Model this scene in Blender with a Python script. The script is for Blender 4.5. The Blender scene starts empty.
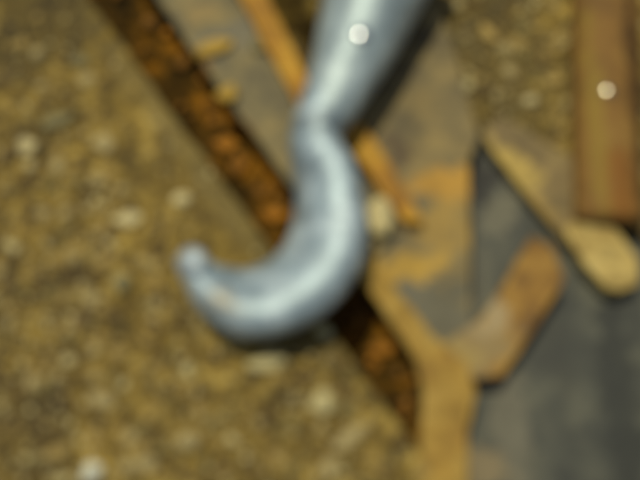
import bpy, bmesh, math, random
from mathutils import Vector, Matrix, noise
R = math.radians
random.seed(7)
S = bpy.context.scene
C = S.collection

# ------------------------------------------------------------------ camera
TILT = R(15)
cam = bpy.data.cameras.new('camera'); co = bpy.data.objects.new('camera', cam); C.objects.link(co)
co.location = (0, -0.5*math.sin(TILT), 0.5*math.cos(TILT)); co.rotation_euler = (TILT, 0, 0)
cam.lens = 56; cam.sensor_width = 36; cam.clip_start = 0.01; cam.clip_end = 60
cam.dof.use_dof = True                     # the photograph is focused far behind its subject
cam.dof.focus_distance = 30
cam.dof.aperture_fstop = 5.6
S.camera = co
# ------------------------------------------------------------------ sky and sun
SUN_EL = R(73); SUN_AZ = R(-30)            # azimuth from +Y (image top), negative = to the left
w = bpy.data.worlds.new('World'); S.world = w; w.use_nodes = True
nt = w.node_tree; bg = nt.nodes['Background']
sk = nt.nodes.new('ShaderNodeTexSky'); sk.sky_type = 'NISHITA'; sk.sun_disc = False
sk.sun_elevation = SUN_EL; sk.sun_rotation = SUN_AZ; sk.air_density = 1.0; sk.dust_density = 2.0
nt.links.new(sk.outputs[0], bg.inputs[0]); bg.inputs[1].default_value = 0.085
sl = bpy.data.lights.new('sun', 'SUN'); so = bpy.data.objects.new('sun', sl); C.objects.link(so)
sl.energy = 3.15; sl.angle = R(0.6); sl.color = (1.0, 0.95, 0.74)
sd = Vector((math.sin(SUN_AZ)*math.cos(SUN_EL), math.cos(SUN_AZ)*math.cos(SUN_EL), math.sin(SUN_EL)))
so.rotation_euler = sd.to_track_quat('Z', 'Y').to_euler(); so.location = sd*3
S.view_settings.view_transform = 'Standard'; S.view_settings.look = 'None'
S.view_settings.gamma = 1; S.view_settings.use_curve_mapping = False
S.view_settings.exposure = -0.6

# ------------------------------------------------------------------ helpers
K = 36/56/640
CAMP = Vector(co.location); CR = Matrix.Rotation(TILT, 3, 'X')
def P(u, v, z=0.0):
    """a measured point of the place: the spot at height z seen at (u, v) of the survey picture"""
    d = CR @ Vector(((u-320)*K, (240-v)*K, -1))
    return CAMP + d*((z-CAMP.z)/d.z)
MM = K*0.485                                # metres per survey pixel near the ground

def tag(o, label=None, cat=None, group=None, kind=None):
    if label: o['label'] = label
    if cat: o['category'] = cat
    if group: o['group'] = group
    if kind: o['kind'] = kind
    return o
def empty(name, loc, rz=0):
    o = bpy.data.objects.new(name, None); C.objects.link(o); o.location = loc; o.rotation_euler.z = rz
    o.empty_display_size = 0.01
    return o
def link(name, bm, m, parent=None, loc=(0,0,0), smooth=True):
    me = bpy.data.meshes.new(name); bm.normal_update(); bm.to_mesh(me); bm.free()
    if m: me.materials.append(m)
    if smooth:
        for p in me.polygons: p.use_smooth = True
    o = bpy.data.objects.new(name, me); C.objects.link(o)
    o.location = loc
    if parent: o.parent = parent
    return o
def shift(bm, off):
    bmesh.ops.translate(bm, verts=bm.verts, vec=-Vector(off)); return bm

def mat(name, cols, scale=60, detail=8, rough=0.9, metal=0.0, bump=0.3, bscale=400, patches=(), fine=None, spec=0.5, rvar=0.1):
    """cols: [(pos, rgb), ...] over a noise field; patches: [(centre xy, radius xy, angle, rgb, strength)] stains and painted shade with their own shape"""
    m = bpy.data.materials.new(name); m.use_nodes = True
    n = m.node_tree.nodes; L = m.node_tree.links; b = n['Principled BSDF']
    g = n.new('ShaderNodeNewGeometry')
    no = n.new('ShaderNodeTexNoise'); no.inputs['Scale'].default_value = scale; no.inputs['Detail'].default_value = detail
    no.inputs['Roughness'].default_value = 0.62
    L.new(g.outputs['Position'], no.inputs['Vector'])
    r = n.new('ShaderNodeValToRGB'); el = r.color_ramp.elements
    while len(el) < len(cols): el.new(0.5)
    for e, (p, c) in zip(el, cols): e.position = p; e.color = (*c, 1)
    L.new(no.outputs['Fac'], r.inputs[0]); out = r.outputs[0]
    for (cx, cy), (rx, ry), ang, rgb, stg in patches:
        mp = n.new('ShaderNodeMapping'); mp.vector_type = 'TEXTURE'
        mp.inputs['Location'].default_value = (cx, cy, 0); mp.inputs['Rotation'].default_value = (0, 0, ang)
        mp.inputs['Scale'].default_value = (rx, ry, 1)
        L.new(g.outputs['Position'], mp.inputs['Vector'])
        sx = n.new('ShaderNodeSeparateXYZ'); L.new(mp.outputs[0], sx.inputs[0])
        cb = n.new('ShaderNodeCombineXYZ'); L.new(sx.outputs[0], cb.inputs[0]); L.new(sx.outputs[1], cb.inputs[1])
        ln = n.new('ShaderNodeVectorMath'); ln.operation = 'LENGTH'; L.new(cb.outputs[0], ln.inputs[0])
        n2 = n.new('ShaderNodeTexNoise'); n2.inputs['Scale'].default_value = 120; n2.inputs['Detail'].default_value = 8
        L.new(g.outputs['Position'], n2.inputs['Vector'])
        ad = n.new('ShaderNodeMath'); ad.operation = 'MULTIPLY_ADD'; L.new(n2.outputs['Fac'], ad.inputs[0]); ad.inputs[1].default_value = 2.6; L.new(ln.outputs['Value'], ad.inputs[2])
        mr = n.new('ShaderNodeMapRange'); mr.inputs['From Min'].default_value = 1.95; mr.inputs['From Max'].default_value = 2.45
        mr.inputs['To Min'].default_value = stg; mr.inputs['To Max'].default_value = 0
        L.new(ad.outputs[0], mr.inputs['Value'])
        mx = n.new('ShaderNodeMix'); mx.data_type = 'RGBA'; L.new(mr.outputs[0], mx.inputs[0]); L.new(out, mx.inputs[6]); mx.inputs[7].default_value = (*rgb, 1)
        out = mx.outputs[2]
    if fine:
        n3 = n.new('ShaderNodeTexNoise'); n3.inputs['Scale'].default_value = fine[0]; n3.inputs['Detail'].default_value = 4
        L.new(g.outputs['Position'], n3.inputs['Vector'])
        mr = n.new('ShaderNodeMapRange'); mr.inputs['From Min'].default_value = 0.3; mr.inputs['From Max'].default_value = 0.7
        mr.inputs['To Min'].default_value = 1-fine[1]; mr.inputs['To Max'].default_value = 1+fine[1]
        L.new(n3.outputs['Fac'], mr.inputs['Value'])
        hs = n.new('ShaderNodeVectorMath'); hs.operation = 'SCALE'; L.new(out, hs.inputs[0]); L.new(mr.outputs[0], hs.inputs['Scale'])
        out = hs.outputs[0]
    L.new(out, b.inputs['Base Color'])
    nb = n.new('ShaderNodeTexNoise'); nb.inputs['Scale'].default_value = bscale; nb.inputs['Detail'].default_value = 6
    L.new(g.outputs['Position'], nb.inputs['Vector'])
    bp = n.new('ShaderNodeBump'); bp.inputs['Strength'].default_value = bump; bp.inputs['Distance'].default_value = 0.0012
    L.new(nb.outputs['Fac'], bp.inputs['Height']); L.new(bp.outputs[0], b.inputs['Normal'])
    rr = n.new('ShaderNodeMapRange'); rr.inputs['To Min'].default_value = max(0.03, rough-rvar); rr.inputs['To Max'].default_value = min(1, rough+rvar)
    L.new(no.outputs['Fac'], rr.inputs['Value']); L.new(rr.outputs[0], b.inputs['Roughness'])
    b.inputs['Metallic'].default_value = metal; b.inputs['Specular IOR Level'].default_value = spec
    return m
def patch(u, v, ru, rv, ang, rgb, s=1.0, z=0.0):
    p = P(u, v, z); return ((p.x, p.y), (ru*MM, rv*MM), R(ang), rgb, s)

def rim(pts, step=0.006, jit=0.0004):
    out = []
    for i, a in enumerate(pts):
        b = pts[(i+1) % len(pts)]; n_ = max(1, int((b-a).length/step))
        for k in range(n_):
            q = a.lerp(b, k/n_)
            out.append(q + Vector((random.uniform(-jit, jit), random.uniform(-jit, jit), 0)))
    return out
def slab(px, z, th, jit=0.0004, bev=0.0008, slope=None):
    """a plate of outline px (survey points) with its top at z, th thick; slope(x,y) adds height"""
    pts = rim([P(u, v, z) for u, v in px], jit=jit)
    bm = bmesh.new()
    vs = [bm.verts.new(p) for p in pts]
    f = bm.faces.new(vs)
    if f.calc_center_median() and f.normal.z < 0 or (f.normal_update() or f.normal.z < 0): f.normal_flip()
    r = bmesh.ops.extrude_face_region(bm, geom=[f])
    lo = [g for g in r['geom'] if isinstance(g, bmesh.types.BMVert)]
    # the extruded copy becomes the top, the first face stays as the underside
    for v in vs: v.co.z -= th
    bmesh.ops.recalc_face_normals(bm, faces=bm.faces)
    top = [e for e in bm.edges if all(abs(v.co.z-z) < 1e-6 for v in e.verts)]
    bmesh.ops.bevel(bm, geom=top, offset=bev, segments=2, affect='EDGES', profile=0.6)
    big = [f for f in bm.faces if len(f.verts) > 4]
    bmesh.ops.triangulate(bm, faces=big)
    if slope:
        for v in bm.verts: v.co.z += slope(v.co.x, v.co.y)
    return bm
def cen(px, z):
    return P(sum(a for a, b in px)/len(px), sum(b for a, b in px)/len(px), z)
def plate(name, px, z, th, m, label=None, cat=None, group=None, parent=None, **k):
    o = cen(px, z-th)
    bm = slab(px, z, th, **k)
    if parent:
        off = Vector(parent.location); ob = link(name, shift(bm, off), m, parent, smooth=False)
    else:
        ob = link(name, shift(bm, o), m, None, o, smooth=False)
    if cat: tag(ob, label, cat, group)
    return ob

def stone_bm(sx, sy, sz, rz, seed, sub=2, rough=0.35, flat=0.0):
    bm = bmesh.new(); bmesh.ops.create_icosphere(bm, subdivisions=sub, radius=1)
    rnd = random.Random(seed); off = Vector((rnd.uniform(0, 99), rnd.uniform(0, 99), rnd.uniform(0, 99)))
    cuts = [(Vector((rnd.gauss(0,1), rnd.gauss(0,1), rnd.gauss(0,.7))).normalized(), rnd.uniform(.55, .9)) for _ in range(7)]
    for v in bm.verts:
        c = v.co.copy()
        for nn, d in cuts:
            t = c.dot(nn)
            if t > d: c -= nn*(t-d)*0.85
        c *= 1 + rough*0.5*noise.noise(c*1.6+off)
        v.co = Vector((c.x*sx, c.y*sy, c.z*sz))
    bmesh.ops.rotate(bm, verts=bm.verts, cent=(0,0,0), matrix=Matrix.Rotation(rz, 3, 'Z'))
    return bm
def sweep(path, seg=32, dent=0.0, flatten=None, cap=True):
    """path: [(Vector, radius)] smoothed with Catmull-Rom and swept with rounded ends"""
    def cr(a, b, c, d, t): return 0.5*((2*b)+(c-a)*t+(2*a-5*b+4*c-d)*t*t+(3*b-a-3*c+d)*t**3)
    pts = []; n_ = len(path)
    for i in range(n_-1):
        q = [path[max(0, i-1)], path[i], path[i+1], path[min(n_-1, i+2)]]
        for k in range(10):
            t = k/10
            pts.append((cr(*[x[0] for x in q], t), cr(*[x[1] for x in q], t)))
    pts.append(path[-1])
    bm = bmesh.new(); rings = []
    nrm = None
    for i, (p, r) in enumerate(pts):
        tg = (pts[min(i+1, len(pts)-1)][0]-pts[max(i-1, 0)][0]).normalized()
        if nrm is None: nrm = tg.orthogonal().normalized()
        nrm = (nrm - tg*nrm.dot(tg)).normalized(); bn = tg.cross(nrm)
        ring = []
        for k in range(seg):
            a = 2*math.pi*k/seg; d = nrm*math.cos(a)+bn*math.sin(a)
            q = p + d*r
            if dent: q += d*dent*(noise.noise(q*45)+0.5*noise.noise(q*110))
            ring.append(bm.verts.new(q))
        rings.append(ring)
    for a, b in zip(rings, rings[1:]):
        for k in range(seg): bm.faces.new((a[k], a[(k+1) % seg], b[(k+1) % seg], b[k]))
    for ring, (p, r), s in ((rings[0], pts[0], -1), (rings[-1], pts[-1], 1)):
        j = 0 if s < 0 else -1
        tg = (pts[1][0]-pts[0][0] if s < 0 else pts[-1][0]-pts[-2][0]).normalized()*s
        prev = ring
        if cap:
            for h in (0.35, 0.65, 0.88):
                rr = math.sqrt(1-h*h); nx = []
                for k in range(seg): nx.append(bm.verts.new(p + (ring[k].co-p)*rr + tg*r*h))
                for k in range(seg): bm.faces.new((prev[k], prev[(k+1) % seg], nx[(k+1) % seg], nx[k]))
                prev = nx
            c = bm.verts.new(p+tg*r)
            for k in range(seg): bm.faces.new((prev[k], prev[(k+1) % seg], c))
        else:
            c = bm.verts.new(p)
            for k in range(seg): bm.faces.new((prev[k], prev[(k+1) % seg], c))
    bmesh.ops.recalc_face_normals(bm, faces=bm.faces)
    return bm

# ------------------------------------------------------------------ materials
soilM = mat('soil', [(0.34, (0.055, 0.034, 0.005)), (0.45, (0.155, 0.099, 0.014)), (0.55, (0.265, 0.173, 0.026)), (0.67, (0.52, 0.36, 0.08))],
    scale=95, detail=10, rough=0.85, bump=0.8, bscale=260, fine=(26, 0.30), patches=[
    patch(20, 20, 130, 60, 20, (0.06, 0.043, 0.010), .7), patch(20, 420, 80, 40, -40, (0.06, 0.04, 0.010), .6),  # upper-left corner patch paints vignetting into the soil
    patch(62, 285, 60, 14, 28, (0.05, 0.034, 0.008), .8), patch(28, 150, 24, 12, 0, (0.06, 0.045, 0.01), .6), patch(45, 400, 30, 16, -50, (0.05, 0.034, 0.008), .7), patch(10, 300, 14, 60, 0, (0.07, 0.05, 0.012), .6), patch(215, 188, 215, 17, -54, (0.20, 0.145, 0.040), .75), patch(505, 60, 75, 120, 20, (0.12, 0.085, 0.02), .75), patch(295, 25, 30, 50, -20, (0.07, 0.045, 0.012), .9)])  # last patch paints the shade beyond the beam lip onto the soil
GREY = [(0.3, (0.085, 0.075, 0.045)), (0.5, (0.14, 0.125, 0.078)), (0.7, (0.21, 0.175, 0.09))]
RUST = [(0.3, (0.10, 0.04, 0.008)), (0.5, (0.30, 0.13, 0.02)), (0.72, (0.42, 0.23, 0.045))]
OCH = (0.40, 0.25, 0.045)
beamM = mat('dusty_steel', [(0.36, (0.095, 0.075, 0.027)), (0.5, (0.16, 0.127, 0.046)), (0.64, (0.26, 0.19, 0.06))], rough=.6, metal=.15, fine=(60, .15), patches=[
    patch(200, 15, 22, 14, 0, (0.36, 0.24, 0.06), .7), patch(225, 40, 50, 20, 30, (0.15, 0.14, 0.095), .6),
    patch(350, 262, 40, 16, -30, (0.30, 0.17, 0.03), .8), patch(196, 66, 22, 16, -50, (0.30, 0.15, 0.02), .9), patch(245, 128, 26, 9, -52, (0.22, 0.13, 0.03), .7)])
darkM = mat('dark_rust', [(0.36, (0.022, 0.013, 0.002)), (0.50, (0.085, 0.042, 0.004)), (0.64, (0.30, 0.125, 0.008))], scale=48, rough=.95, bump=.8, spec=.15)
flakeM = mat('orange_rust_flake', [(0.35, (0.20, 0.085, 0.005)), (0.6, (0.55, 0.215, 0.008))], scale=140, rough=.85, bump=.7)
flake3M = mat('dark_rust_flake', [(0.35, (0.05, 0.028, 0.004)), (0.6, (0.14, 0.07, 0.008))], scale=140, rough=.9, bump=.7, spec=.2)
flake2M = mat('brown_rust_flake', [(0.35, (0.10, 0.048, 0.004)), (0.6, (0.30, 0.125, 0.007))], scale=140, rough=.85, bump=.7)
orangeM = mat('orange_rust', [(0.34, (0.27, 0.12, 0.012)), (0.5, (0.50, 0.235, 0.014)), (0.66, (0.60, 0.33, 0.03))], scale=70, rough=.75, bump=.5, fine=(40, .15))
gussM = mat('rusty_gusset', [(0.34, (0.12, 0.09, 0.033)), (0.5, (0.20, 0.148, 0.052)), (0.66, (0.31, 0.22, 0.07))], rough=.65, metal=.1, fine=(50, .18), patches=[
    patch(395, 30, 30, 70, -20, (0.10, 0.065, 0.022), .6),  # dark strip paints the shank's cast shade on the plate
    patch(398, 300, 30, 46, 30, (0.12, 0.125, 0.095), .9), patch(445, 315, 32, 42, 0, (0.14, 0.125, 0.07), .95),
    patch(444, 183, 34, 24, 0, (0.50, 0.27, 0.03), 1), patch(440, 225, 40, 34, 0, (0.38, 0.24, 0.045), .9), patch(418, 205, 20, 12, 30, (0.12, 0.11, 0.06), .8), patch(400, 150, 24, 12, -50, (0.10, 0.06, 0.02), .7),  # last dark patch paints the shadow line beside the flat bar
    patch(402, 266, 52, 17, 12, (0.48, 0.29, 0.035), 1), patch(382, 240, 30, 9, 5, (0.14, 0.13, 0.08), .9), patch(450, 372, 22, 18, 0, (0.40, 0.26, 0.06), .9)])
edgeM = mat('ochre_rust', [(0.3, (0.28, 0.15, 0.025)), (0.5, (0.42, 0.25, 0.04)), (0.7, (0.50, 0.33, 0.08))], scale=70, rough=.85, bump=.6, fine=(110, .22))
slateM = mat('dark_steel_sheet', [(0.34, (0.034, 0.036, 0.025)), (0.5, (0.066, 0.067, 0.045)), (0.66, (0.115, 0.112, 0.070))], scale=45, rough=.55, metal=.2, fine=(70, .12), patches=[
    patch(505, 200, 22, 34, -20, (0.17, 0.155, 0.09), .7), patch(515, 400, 20, 120, 8, (0.16, 0.145, 0.09), .75), patch(485, 265, 15, 50, 0, (0.12, 0.115, 0.07), .7),
    patch(490, 470, 26, 20, 0, (0.24, 0.18, 0.08), .8), patch(632, 400, 22, 160, 0, (0.022, 0.024, 0.016), .8), patch(560, 330, 14, 60, 10, (0.035, 0.035, 0.024), .5), patch(484, 168, 26, 34, -15, (0.014, 0.012, 0.006), 1), patch(478, 250, 9, 80, 0, (0.03, 0.028, 0.018), .6), patch(548, 236, 14, 20, 40, (0.03, 0.03, 0.018), .8)])  # near-black corner patch paints the shade below the ochre bar's end
ochreBarM = mat('flaking_ochre_paint', [(0.3, (0.16, 0.11, 0.035)), (0.5, (0.24, 0.165, 0.055)), (0.7, (0.32, 0.23, 0.07))], scale=55, rough=.7, patches=[
    patch(515, 164, 44, 20, -48, (0.54, 0.37, 0.08), 1), patch(545, 202, 26, 9, -48, (0.42, 0.27, 0.06), .8), patch(570, 195, 20, 14, 0, (0.17, 0.12, 0.04), .7)], fine=(130, .25))
stubM = mat('pale_yellow_paint', [(0.35, (0.34, 0.22, 0.05)), (0.5, (0.54, 0.38, 0.10)), (0.65, (0.64, 0.48, 0.16))], scale=90, rough=.75, fine=(130, .2))
brackM = mat('rusty_bracket', [(0.36, (0.15, 0.075, 0.015)), (0.5, (0.31, 0.155, 0.020)), (0.64, (0.46, 0.26, 0.045))], scale=60, rough=.75, patches=[
    patch(480, 340, 36, 32, 40, (0.33, 0.23, 0.085), .95), patch(494, 318, 20, 16, 40, (0.46, 0.34, 0.16), .8), patch(462, 355, 20, 16, 0, (0.40, 0.28, 0.08), .9)])
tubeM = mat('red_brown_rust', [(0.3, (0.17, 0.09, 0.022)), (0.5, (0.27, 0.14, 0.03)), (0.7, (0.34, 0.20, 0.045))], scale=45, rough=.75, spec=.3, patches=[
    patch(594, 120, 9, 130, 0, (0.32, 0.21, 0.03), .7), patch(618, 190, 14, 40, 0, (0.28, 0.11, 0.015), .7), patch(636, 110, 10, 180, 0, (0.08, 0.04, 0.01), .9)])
hookM = mat('galvanised_steel', [(0.34, (0.26, 0.33, 0.35)), (0.5, (0.42, 0.52, 0.54)), (0.64, (0.60, 0.70, 0.70))], scale=60, rough=.50, metal=.35, bump=.45, bscale=120, fine=(90, .16), rvar=.10, patches=[
    patch(222, 300, 22, 12, -30, (0.30, 0.25, 0.15), .6, .04), patch(318, 126, 34, 15, 0, (0.17, 0.21, 0.22), .7, .027), patch(300, 170, 9, 50, 5, (0.22, 0.25, 0.25), .5, .05)])  # dark neck band paints the shade under the sleeve lip
sleeveM = mat('worn_zinc', [(0.34, (0.29, 0.35, 0.35)), (0.5, (0.43, 0.52, 0.51)), (0.64, (0.58, 0.68, 0.65))], scale=60, rough=.50, metal=.35, bump=.4, bscale=180, rvar=.1)
chromeM = mat('sleeve_glint_metal', [(0.3, (0.60, 0.62, 0.60)), (0.7, (0.72, 0.74, 0.72))], rough=.12, metal=1, bump=.03, rvar=.02)
tipM = mat('bright_tip_glint', [(0.3, (0.40, 0.46, 0.47)), (0.7, (0.52, 0.59, 0.59))], rough=.52, metal=.5, bump=.05)  # tone chosen to carry the tip's highlight
chrome2M = mat('glint_nub_metal', [(0.3, (0.62, 0.58, 0.40)), (0.7, (0.72, 0.66, 0.48))], rough=.14, metal=1, bump=.03, rvar=.02)
def stoneM(name, c):
    c = (c[0], c[1]*.99, c[2]*.85)
    return mat(name, [(0.3, tuple(x*.75 for x in c)), (0.7, tuple(min(.9, x*1.15) for x in c))], scale=120, rough=.7, bump=.4)
paleM = stoneM('pale_stone', (0.62, 0.52, 0.26)); whiteM = stoneM('white_stone', (0.74, 0.72, 0.60)); creamM = stoneM('cream_stone', (0.70, 0.58, 0.30))
ochreM = stoneM('ochre_stone', (0.42, 0.29, 0.085)); tanM = stoneM('tan_stone', (0.46, 0.36, 0.16)); oliveM = stoneM('olive_stone', (0.25, 0.19, 0.06)); clayM = stoneM('yellow_clay', (0.55, 0.34, 0.05))
brownM = stoneM('brown_stone', (0.14, 0.09, 0.025)); greyM = stoneM('grey_stone', (0.26, 0.22, 0.10))

# ------------------------------------------------------------------ ground: one sheet, a bank on the left, a straight cut beside the beam
A = P(95, 0); B = P(420, 445); AB = (B-A).normalized(); NR = Vector((-AB.y, AB.x, 0))     # NR points to the right of the bank edge
if NR.x < 0: NR = -NR
LA = P(466, 132, -.014); LB = P(612, 232, -.014)
def gh(x, y):
    p = Vector((x, y, 0)); d = (p-A).dot(NR)
    d += 0.0012*noise.noise(Vector((x*60, y*60, 3)))
    bumps = 0.0035*noise.noise(Vector((x*28, y*28, 0))) + 0.0022*noise.noise(Vector((x*75, y*75, 5))) + 0.0012*noise.noise(Vector((x*190, y*190, 9)))
    lo = -0.055
    pr = P(437, 10, -.012)                               # the upper right ground lies a little below the bank
    hi2 = -0.014
    if d < -0.002: base = 0.0; k = 0
    elif d < 0.003: k = (d+0.002)/0.005; base = k*lo
    else:
        k = 1; base = lo
        e = (p-A).dot(NR) - 0.085
        yy = ((LB.x-LA.x)*(y-LA.y)-(LB.y-LA.y)*(x-LA.x))/(LB-LA).length/0.008
        if e > 0 and yy > 0:
            t = min(1, e/0.02)*min(1, yy); base = lo + (hi2-lo)*t*t*(3-2*t)
    edge = min(1, abs(d)/0.012)
    return base + bumps*(0.35+0.65*edge) + (0.006*noise.noise(Vector((x*6, y*6, 1))) if d < 0 else 0)*edge
def axis(a, b, step, far):
    xs = []; x = a
    while x <= b: xs.append(x); x += step
    g = step; lo_ = [a]; 
    while lo_[-1] > -far: g *= 1.25; lo_.append(lo_[-1]-g)
    g = step; hi_ = [xs[-1]]
    while hi_[-1] < far: g *= 1.25; hi_.append(hi_[-1]+g)
    return lo_[:0:-1] + xs + hi_[1:]
X = axis(-0.24, 0.24, 0.00115, 2.5); Y = axis(-0.20, 0.20, 0.00115, 2.5)
verts = [(x, y, gh(x, y)) for y in Y for x in X]
nx = len(X); faces = [(j*nx+i, j*nx+i+1, (j+1)*nx+i+1, (j+1)*nx+i) for j in range(len(Y)-1) for i in range(nx-1)]
me = bpy.data.meshes.new('ground'); me.from_pydata(verts, [], faces); me.materials.append(soilM)
for p in me.polygons: p.use_smooth = True
g = bpy.data.objects.new('ground', me); C.objects.link(g); tag(g, kind='structure')

# fine gravel: uncountable grains pressed into the soil, one object
protos = []
for s in range(10):
    b_ = stone_bm(1, 1, .6, 0, 500+s, sub=1); b_.verts.ensure_lookup_table(); b_.verts.index_update()
    protos.append(([v.co.copy() for v in b_.verts], [[v.index for v in f.verts] for f in b_.faces])); b_.free()
def bank_side(x, y, m=0.006): return (Vector((x, y, 0))-A).dot(NR) < -m
vs = []; fs = []; mi = []
gm = [tanM, ochreM, oliveM, brownM, greyM, paleM]
rnd = random.Random(3)
for i in range(9500):
    wide = i > 7500
    x = rnd.uniform(-.6, .6) if wide else rnd.uniform(-.22, .22); y = rnd.uniform(-.5, .6) if wide else rnd.uniform(-.19, .19)
    d = (Vector((x, y, 0))-A).dot(NR)
    if -0.003 < d < 0.10: continue
    clear = -0.045 < d < 0 and y > -.05
    if clear and rnd.random() < .6: continue
    r = rnd.uniform(.0006, .0021) if rnd.random() < (1.0 if clear else .86) else rnd.uniform(.002, .0042)
    ps, pf = protos[i % 10]; a = rnd.uniform(0, 6.28); ca, sa = math.cos(a), math.sin(a); st = rnd.uniform(.65, 1.3)
    z = gh(x, y); b0 = len(vs)
    for c in ps:
        cx, cy = c.x*r*st, c.y*r
        vs.append((x+cx*ca-cy*sa, y+cx*sa+cy*ca, z+c.z*r+r*.15))
    k = rnd.choices(range(6), (20, 24, 20, 22, 5, 9))[0]
    for f in pf: fs.append([b0+j for j in f]); mi.append(k)
me = bpy.data.meshes.new('gravel'); me.from_pydata(vs, [], fs)
for m_ in gm: me.materials.append(m_)
me.polygons.foreach_set('material_index', mi)
o = bpy.data.objects.new('gravel', me); C.objects.link(o)
tag(o, 'fine brown gravel and grit pressed into the soil', 'gravel', kind='stuff')

# pebbles one can pick out
def pebble(u, v, ru, rv, ang, m, label, z=None, name='pebble', hz=.55, group=None, cat='pebble', sink=.25, rough=.35):
    p = P(u, v, 0)
    if z is None:
        for _ in range(3): p = P(u, v, gh(p.x, p.y))
        z = p.z
    else: p = P(u, v, z)
    h = min(ru, rv)*MM*hz
    bm = stone_bm(ru*MM, rv*MM, h, R(ang), hash((u, v)) % 9999, sub=3, rough=rough)
    o = link(name, bm, m, None, (p.x, p.y, z+h*(1-2*sink)))
    return tag(o, label, cat, group)
pebble(322, 402, 15, 12, 0, paleM, 'round pale cream pebble on the soil below the hook bend, left of the dark gap')
pebble(266, 362, 21, 11, 4, paleM, 'flat oblong tan stone just below the underside of the hook bend')
pebble(92, 472, 13, 11, 20, whiteM, 'small white stone at the bottom left edge of the picture')
pebble(377, 216, 16, 22, 8, creamM, 'cream lump of stone wedged beside the right flank of the hook', z=.004, cat='stone', name='stone', rough=.5)
pebble(325, 332, 10, 8, 10, paleM, 'pale pebble in the soil between the hook underside and the dark gap')
pebble(352, 437, 24, 8, 32, tanM, 'long tan sliver of stone lying slanted near the bottom of the soil bank', name='stone_sliver', cat='stone')
pebble(330, 468, 9, 13, 10, tanM, 'upright tan pebble at the bottom edge below the long stone sliver')
pebble(188, 440, 13, 10, 0, tanM, 'tan pebble near the bottom edge between the white stone and the long sliver')
pebble(28, 147, 13, 10, 0, creamM, 'cream pebble by the left edge of the picture in the upper half')
pebble(80, 62, 9, 9, 0, greyM, 'greyish pebble in the soil at the upper left, near the dark gap')
pebble(86, 80, 10, 8, 30, tanM, 'tan pebble next to the greyish one at the upper left')
pebble(103, 145, 13, 12, 0, tanM, 'rounded tan pebble in the middle of the upper left soil')
pebble(60, 122, 20, 10, 20, greyM, 'long dull grey stone left of the rounded tan pebble')
pebble(182, 201, 10, 9, 0, creamM, 'cream pebble standing clear just above the hook tip')
pebble(128, 220, 15, 9, 10, creamM, 'oval cream pebble left of the hook tip')
pebble(104, 262, 12, 8, 25, ochreM, 'ochre pebble half way between the left edge and the hook tip')
pebble(123, 283, 11, 11, 0, greyM, 'dull grey green pebble below and left of the hook tip')
pebble(38, 55, 9, 8, 0, tanM, 'tan pebble closest to the upper left corner')
pebble(130, 15, 10, 7, 0, oliveM, 'dark olive pebble by the top of the dark gap')
pebble(120, 355, 12, 10, 0, ochreM, 'ochre pebble in the lower left soil beneath the hook bend')
pebble(103, 400, 14, 9, -20, tanM, 'tan slanted pebble in the lower left soil')
pebble(60, 452, 13, 10, 20, ochreM, 'ochre pebble left of the white stone at the bottom')
pebble(148, 465, 12, 8, 10, tanM, 'tan pebble right of the white stone at the bottom')
pebble(530, 102, 9, 8, 0, creamM, 'pale cream pebble on the dark gravel left of the red brown tube')
pebble(555, 82, 11, 9, 20, ochreM, 'ochre pebble touching the left side of the red brown tube')
pebble(489, 35, 16, 9, -40, ochreM, 'large ochre pebble at the top of the dark gravel patch')
pebble(562, 42, 9, 8, 0, tanM, 'tan pebble on the gravel high beside the red brown tube')
pebble(508, 72, 9, 8, 0, tanM, 'tan pebble in the middle of the dark gravel patch')
pebble(455, 6, 11, 8, 10, tanM, 'tan pebble at the top edge right of the hook shank')
pebble(525, 55, 8, 7, 0, oliveM, 'olive pebble between the ochre and tan ones on the dark gravel')
ms = {'ochre': ochreM, 'tan': tanM, 'olive': oliveM, 'brown': brownM}
LM = [(322, 402, 'the round cream pebble'), (266, 358, 'the oblong stone under the hook'), (92, 472, 'the small white stone'),
      (352, 437, 'the long tan sliver'), (188, 440, 'the tan pebble near the bottom'), (28, 147, 'the leftmost cream pebble'), (80, 62, 'the upper left greyish pebble'),
      (103, 145, 'the rounded tan pebble'), (60, 122, 'the long dull grey stone'), (182, 201, 'the cream pebble above the tip'), (128, 220, 'the oval cream pebble'),
      (123, 283, 'the grey green pebble'), (120, 355, 'the lower left ochre pebble'), (103, 400, 'the slanted tan pebble'), (60, 452, 'the bottom left ochre pebble'),
      (38, 55, 'the upper left corner pebble'), (530, 102, 'the pebble beside the tube'), (489, 35, 'the large ochre pebble'), (455, 6, 'the pebble by the shank'), (555, 82, 'the ochre pebble touching the tube'),
      (20, 220, 'the left edge middle'), (20, 330, 'the left edge lower middle'), (240, 440, 'the bottom edge middle')]
DIRS = ['right of', 'above and right of', 'above', 'above and left of', 'left of', 'below and left of', 'below', 'below and right of']
rnd = random.Random(21); base = {}; used = set(); done = 0; tries = 0
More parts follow.
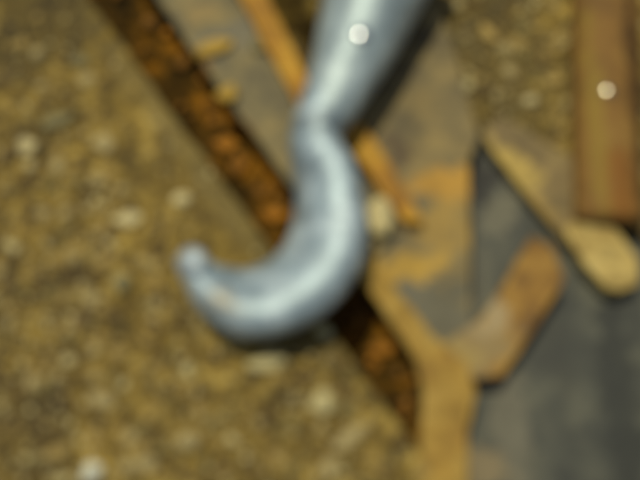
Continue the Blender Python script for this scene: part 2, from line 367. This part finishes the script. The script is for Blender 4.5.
while done < 120 and tries < 6000:
    tries += 1
    bank = done < 100
    u, v = (rnd.uniform(3, 410), rnd.uniform(3, 476)) if bank else (rnd.uniform(450, 568), rnd.uniform(3, 112))
    q = P(u, v); s_ = rnd.uniform(4.2, 8.5); c = rnd.choices(list(ms), (4, 4, 4, 3))[0]
    if bank and not bank_side(q.x, q.y, .008): continue
    if bank and bank_side(q.x, q.y, .008) and not bank_side(q.x, q.y, .042) and v < 260: continue
    if bank and 170 < u < 365 and 230 < v < 345: continue
    lu, lv, ln_ = min(LM, key=lambda l: (l[0]-u)**2+(l[1]-v)**2)
    dist = math.hypot(lu-u, lv-v)
    if dist < 22: continue
    dr = DIRS[int(((math.degrees(math.atan2(lv-v, u-lu))+382.5) % 360)//45)]
    far_ = 'close ' if dist < 42 else ''
    size = 'tiny' if s_ < 5.6 else 'small'
    lab = f'{size} {c} pebble {far_}{dr} {ln_}'
    if lab in used: continue
    used.add(lab); key = (c, done % 5)
    p = P(u, v); p = P(u, v, gh(p.x, p.y))
    if key not in base:
        o = link('pebble', stone_bm(1, 1, .6, 0, 900+done, sub=2), ms[c]); base[key] = o
    else:
        o = base[key].copy(); C.objects.link(o)
    o.location = (p.x, p.y, p.z+s_*MM*.12); o.scale = (s_*MM*rnd.uniform(.8, 1.5), s_*MM*rnd.uniform(.75, 1.1), s_*MM); o.rotation_euler.z = rnd.uniform(0, 6.28)
    tag(o, lab, 'pebble', 'small pebbles in the ' + ('soil bank' if bank else 'upper right gravel')); done += 1

# ------------------------------------------------------------------ channel beam beside the gap
bo = P(210, 80, -.05)
beam = empty('channel_beam', bo)
tag(beam, 'long rusty steel channel beam running diagonally beside the dark gap, under the hook', 'beam')
web = [(30, -180), (90, -95), (158, 0), (194, 52), (229, 102), (267, 152), (312, 214), (352, 268), (368, 262), (400, 232), (352, 165), (310, 100), (262, 20), (245, -20), (185, -130), (150, -190)]
plate('web', web, 0.0, .006, beamM, parent=beam)
side = [(27, -176), (88, -90), (152, 4), (187, 56), (222, 106), (261, 156), (309, 218), (349, 272), (412, 362), (418, 356), (355, 266), (315, 210), (268, 150), (229, 98), (194, 48), (160, -4), (95, -98), (34, -182)]
side = [(u+6, v-2) for u, v in side]
plate('side_wall', side, -.0065, .047, darkM, parent=beam)
low = [(-55, -180), (90, 0), (255, 222), (418, 448), (440, 400), (425, 365), (350, 262), (262, 150), (160, -4), (40, -180)]
plate('bottom_flange', low, -.030, .006, darkM, parent=beam)
rf = random.Random(11)
fl = [(150, 22, 15, 11, 1), (226, 144, 14, 9, 2), (238, 165, 13, 10, 2), (274, 214, 14, 11, 2), (262, 192, 10, 6, 1), (362, 320, 15, 9, 1), (384, 347, 16, 10, 2), (398, 372, 8, 7, 1), (408, 402, 7, 12, 1), (206, 74, 16, 8, 1), (183, 62, 12, 9, 1), (216, 120, 10, 7, 1)]
for k in range(75):
    t = rf.uniform(-.15, .98); side_ = rf.uniform(.25, .95)
    fl.append((95+325*t+side_*62-12, 445*t-side_*8, rf.uniform(3.5, 8), rf.uniform(3, 6), rf.choice((0, 0, 1, 1, 2))))
for i, (u, v, a, b_, tone) in enumerate(fl):
    if v > 425: continue
    p = P(u, v, -.0272); bm = stone_bm(a*MM*rf.uniform(.7, 1.1), b_*MM, .0010, R(rf.uniform(-90, 90)), 40+i, sub=2, rough=1.3)
    bmesh.ops.translate(bm, verts=bm.verts, vec=p-bo); link('rust_flake', bm, (flake3M, flake2M, flakeM)[tone], beam)
# the raised orange lip of the beam
plate('lip', [(238, -6), (178, -110), (205, -118), (267, -6), (306, 74), (330, 118), (308, 124), (283, 78)], .007, .007, orangeM, parent=beam)
# clay clumps on the beam
pebble(214, 48, 24, 10, 22, clayM, 'oblong yellow clay clump on the beam, nearer the top edge', z=.001, name='clay_clump', cat='clay clump', rough=.5)
pebble(229, 95, 14, 12, -10, clayM, 'rounded yellow clay clump on the beam, beneath the oblong one', z=.001, name='clay_clump', cat='clay clump', rough=.5)
pebble(258, 46, 9, 9, 0, greyM, 'pale grey chip of stone on the beam beside its orange lip', z=.001, name='stone_chip', cat='stone chip')

# ------------------------------------------------------------------ gusset plate right of the hook
go = P(430, 220, -.02)
gus = empty('gusset_plate', go)
tag(gus, 'dusty brown steel gusset plate with rust stains right of the hook', 'steel plate')
plate('plate', [(318, 20), (330, -30), (432, -18), (452, 40), (480, 138), (470, 158), (471, 300), (478, 372), (452, 398), (432, 355), (388, 300), (352, 262), (392, 238), (350, 140), (320, 80)], -.003, .006, gussM, parent=gus)
plate('edge_strip', [(350, 262), (364, 254), (390, 280), (432, 334), (466, 362), (477, 392), (468, 430), (470, 540), (422, 540), (421, 440), (424, 395), (416, 360), (393, 325)], .0015, .009, edgeM, parent=gus)
plate('flat_bar', [(340, 118), (362, 122), (388, 160), (414, 203), (424, 222), (404, 222), (388, 200), (346, 142)], .006, .0135, orangeM, 'short orange rusty flat bar emerging under the right side of the hook neck', 'flat bar')

# ------------------------------------------------------------------ lower right: dark sheet, bracket, bars, tube
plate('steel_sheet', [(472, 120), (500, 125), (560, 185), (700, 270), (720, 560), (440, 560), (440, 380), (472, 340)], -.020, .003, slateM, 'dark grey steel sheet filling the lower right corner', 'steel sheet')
plate('bracket', [(532, 236), (552, 246), (566, 278), (548, 308), (503, 376), (476, 380), (446, 366), (444, 344), (480, 318), (505, 282)], .0005, .010, brackM, 'rusty brown slanted bracket lying on the dark steel sheet', 'bracket')
plate('ochre_bar', [(480, 134), (500, 116), (546, 142), (588, 164), (608, 206), (602, 240), (568, 246), (540, 210), (513, 178)], -.009, .008, ochreBarM, 'slanted flat bar with worn ochre paint above the dark steel sheet', 'flat bar')
plate('painted_stub', [(562, 228), (588, 212), (612, 224), (638, 258), (640, 284), (620, 292), (606, 288), (586, 266)], -.005, .012, stubM, 'short pale yellow stub at the right edge beneath the red brown tube', 'metal stub')
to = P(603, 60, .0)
tube = empty('rusty_tube', to); tag(tube, 'red brown rusty tube standing upright along the right edge, with an added rivet', 'tube')
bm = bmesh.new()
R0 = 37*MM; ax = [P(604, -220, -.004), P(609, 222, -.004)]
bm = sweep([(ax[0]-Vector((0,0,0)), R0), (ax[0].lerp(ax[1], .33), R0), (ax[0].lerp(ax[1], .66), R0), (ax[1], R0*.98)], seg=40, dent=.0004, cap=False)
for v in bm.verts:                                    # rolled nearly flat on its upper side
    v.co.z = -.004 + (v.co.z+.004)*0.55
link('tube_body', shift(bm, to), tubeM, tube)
def dome(name, c, r, h, m, parent, nrm=Vector((0, 0, 1))):
    """a cap of a sphere: r = rim radius, h = height"""
    bm = bmesh.new(); Rr = (r*r+h*h)/(2*h); amax = math.asin(min(1, r/Rr)); rings = []
    for j in range(1, 9):
        a = amax*j/8
        rings.append([bm.verts.new((Rr*math.sin(a)*math.cos(t*math.pi/16), Rr*math.sin(a)*math.sin(t*math.pi/16), Rr*math.cos(a)-Rr+h)) for t in range(32)])
    rings.append([bm.verts.new((v.co.x, v.co.y, -.003)) for v in rings[-1]])
    c0 = bm.verts.new((0, 0, h))
    for t in range(32): bm.faces.new((c0, rings[0][t], rings[0][(t+1) % 32]))
    for a, b in zip(rings, rings[1:]):
        for t in range(32): bm.faces.new((a[t], b[t], b[(t+1) % 32], a[(t+1) % 32]))
    q = nrm.to_track_quat('Z', 'Y').to_matrix().to_4x4(); bm.transform(Matrix.Translation(c) @ q)
    return link(name, shift(bm, parent.location), m, parent)
zt = -.004+R0*.55
dome('glint_nub', P(606, 92, zt-.0006), .0034, .0008, chrome2M, tube, Vector((-.23, -.17, .95)))  # nub added on the tube, tilted to mirror the sun as a glint

# ------------------------------------------------------------------ the hook
def HP(u, v, r, z): return (P(u, v, z), r*K*(CAMP.z-z)/math.cos(TILT)*1.0)
ho = P(300, 200, 0)
hook = empty('steel_hook', ho)
tag(hook, 'large grey steel hook curving to a blunt tip, lying across the beam and soil', 'hook')
path = [HP(340, 72, 31, .027), HP(333, 90, 29, .027), HP(325, 110, 28, .027), HP(315, 133, 26, .0265), HP(314, 156, 27, .026), HP(321, 185, 31, .026), HP(324, 220, 35, .025), HP(318, 252, 38, .025),
        HP(299, 279, 38, .024), HP(270, 295, 36.5, .024), HP(241, 297, 34, .024), HP(217, 286, 27.5, .026), HP(203, 274, 20.5, .028), HP(194, 265, 16.5, .030)]
hb = sweep(path, seg=48, dent=.0005)
hc = P(245, 215, .028)
for v in hb.verts:                                     # crown skewed to the outside of the bend, shaped to shift the highlight there
    d = Vector((v.co.x-hc.x, v.co.y-hc.y, 0))
    wgt = max(0, min(1, (P(300, 130).y-v.co.y)/.03))*max(0, min(1, (v.co.x-P(185, 265).x)/.03))
    up = max(0, v.co.z-.014)/.027
    v.co += d.normalized()*(.009*wgt*(up**1.5 if up > 0 else 0))
link('hook_body', shift(hb, ho), hookM, hook)
path = [HP(400, -75, 60, .032), HP(388, -40, 57, .030), HP(370, 4, 51.5, .027), HP(359, 34, 46, .027), HP(349, 62, 39, .027), HP(339, 86, 33.5, .027), HP(332, 102, 30, .027), HP(325, 116, 27, .027)]
link('shank_sleeve', shift(sweep(path, seg=48, dent=.0004, cap=False), ho), sleeveM, hook)
c, r = HP(361, 33, 46, .027)
dome('sleeve_glint_nub', P(361, 33, .027+r-.0012), .0035, .0007, chromeM, hook)  # polished nub added on the sleeve to catch a sun glint
dome('tip_glint_dome', P(191, 262, .0370), .0072, .0026, tipM, hook, Vector((-.25, -.1, .95)))  # bright dome added over the tip to stand for its highlight
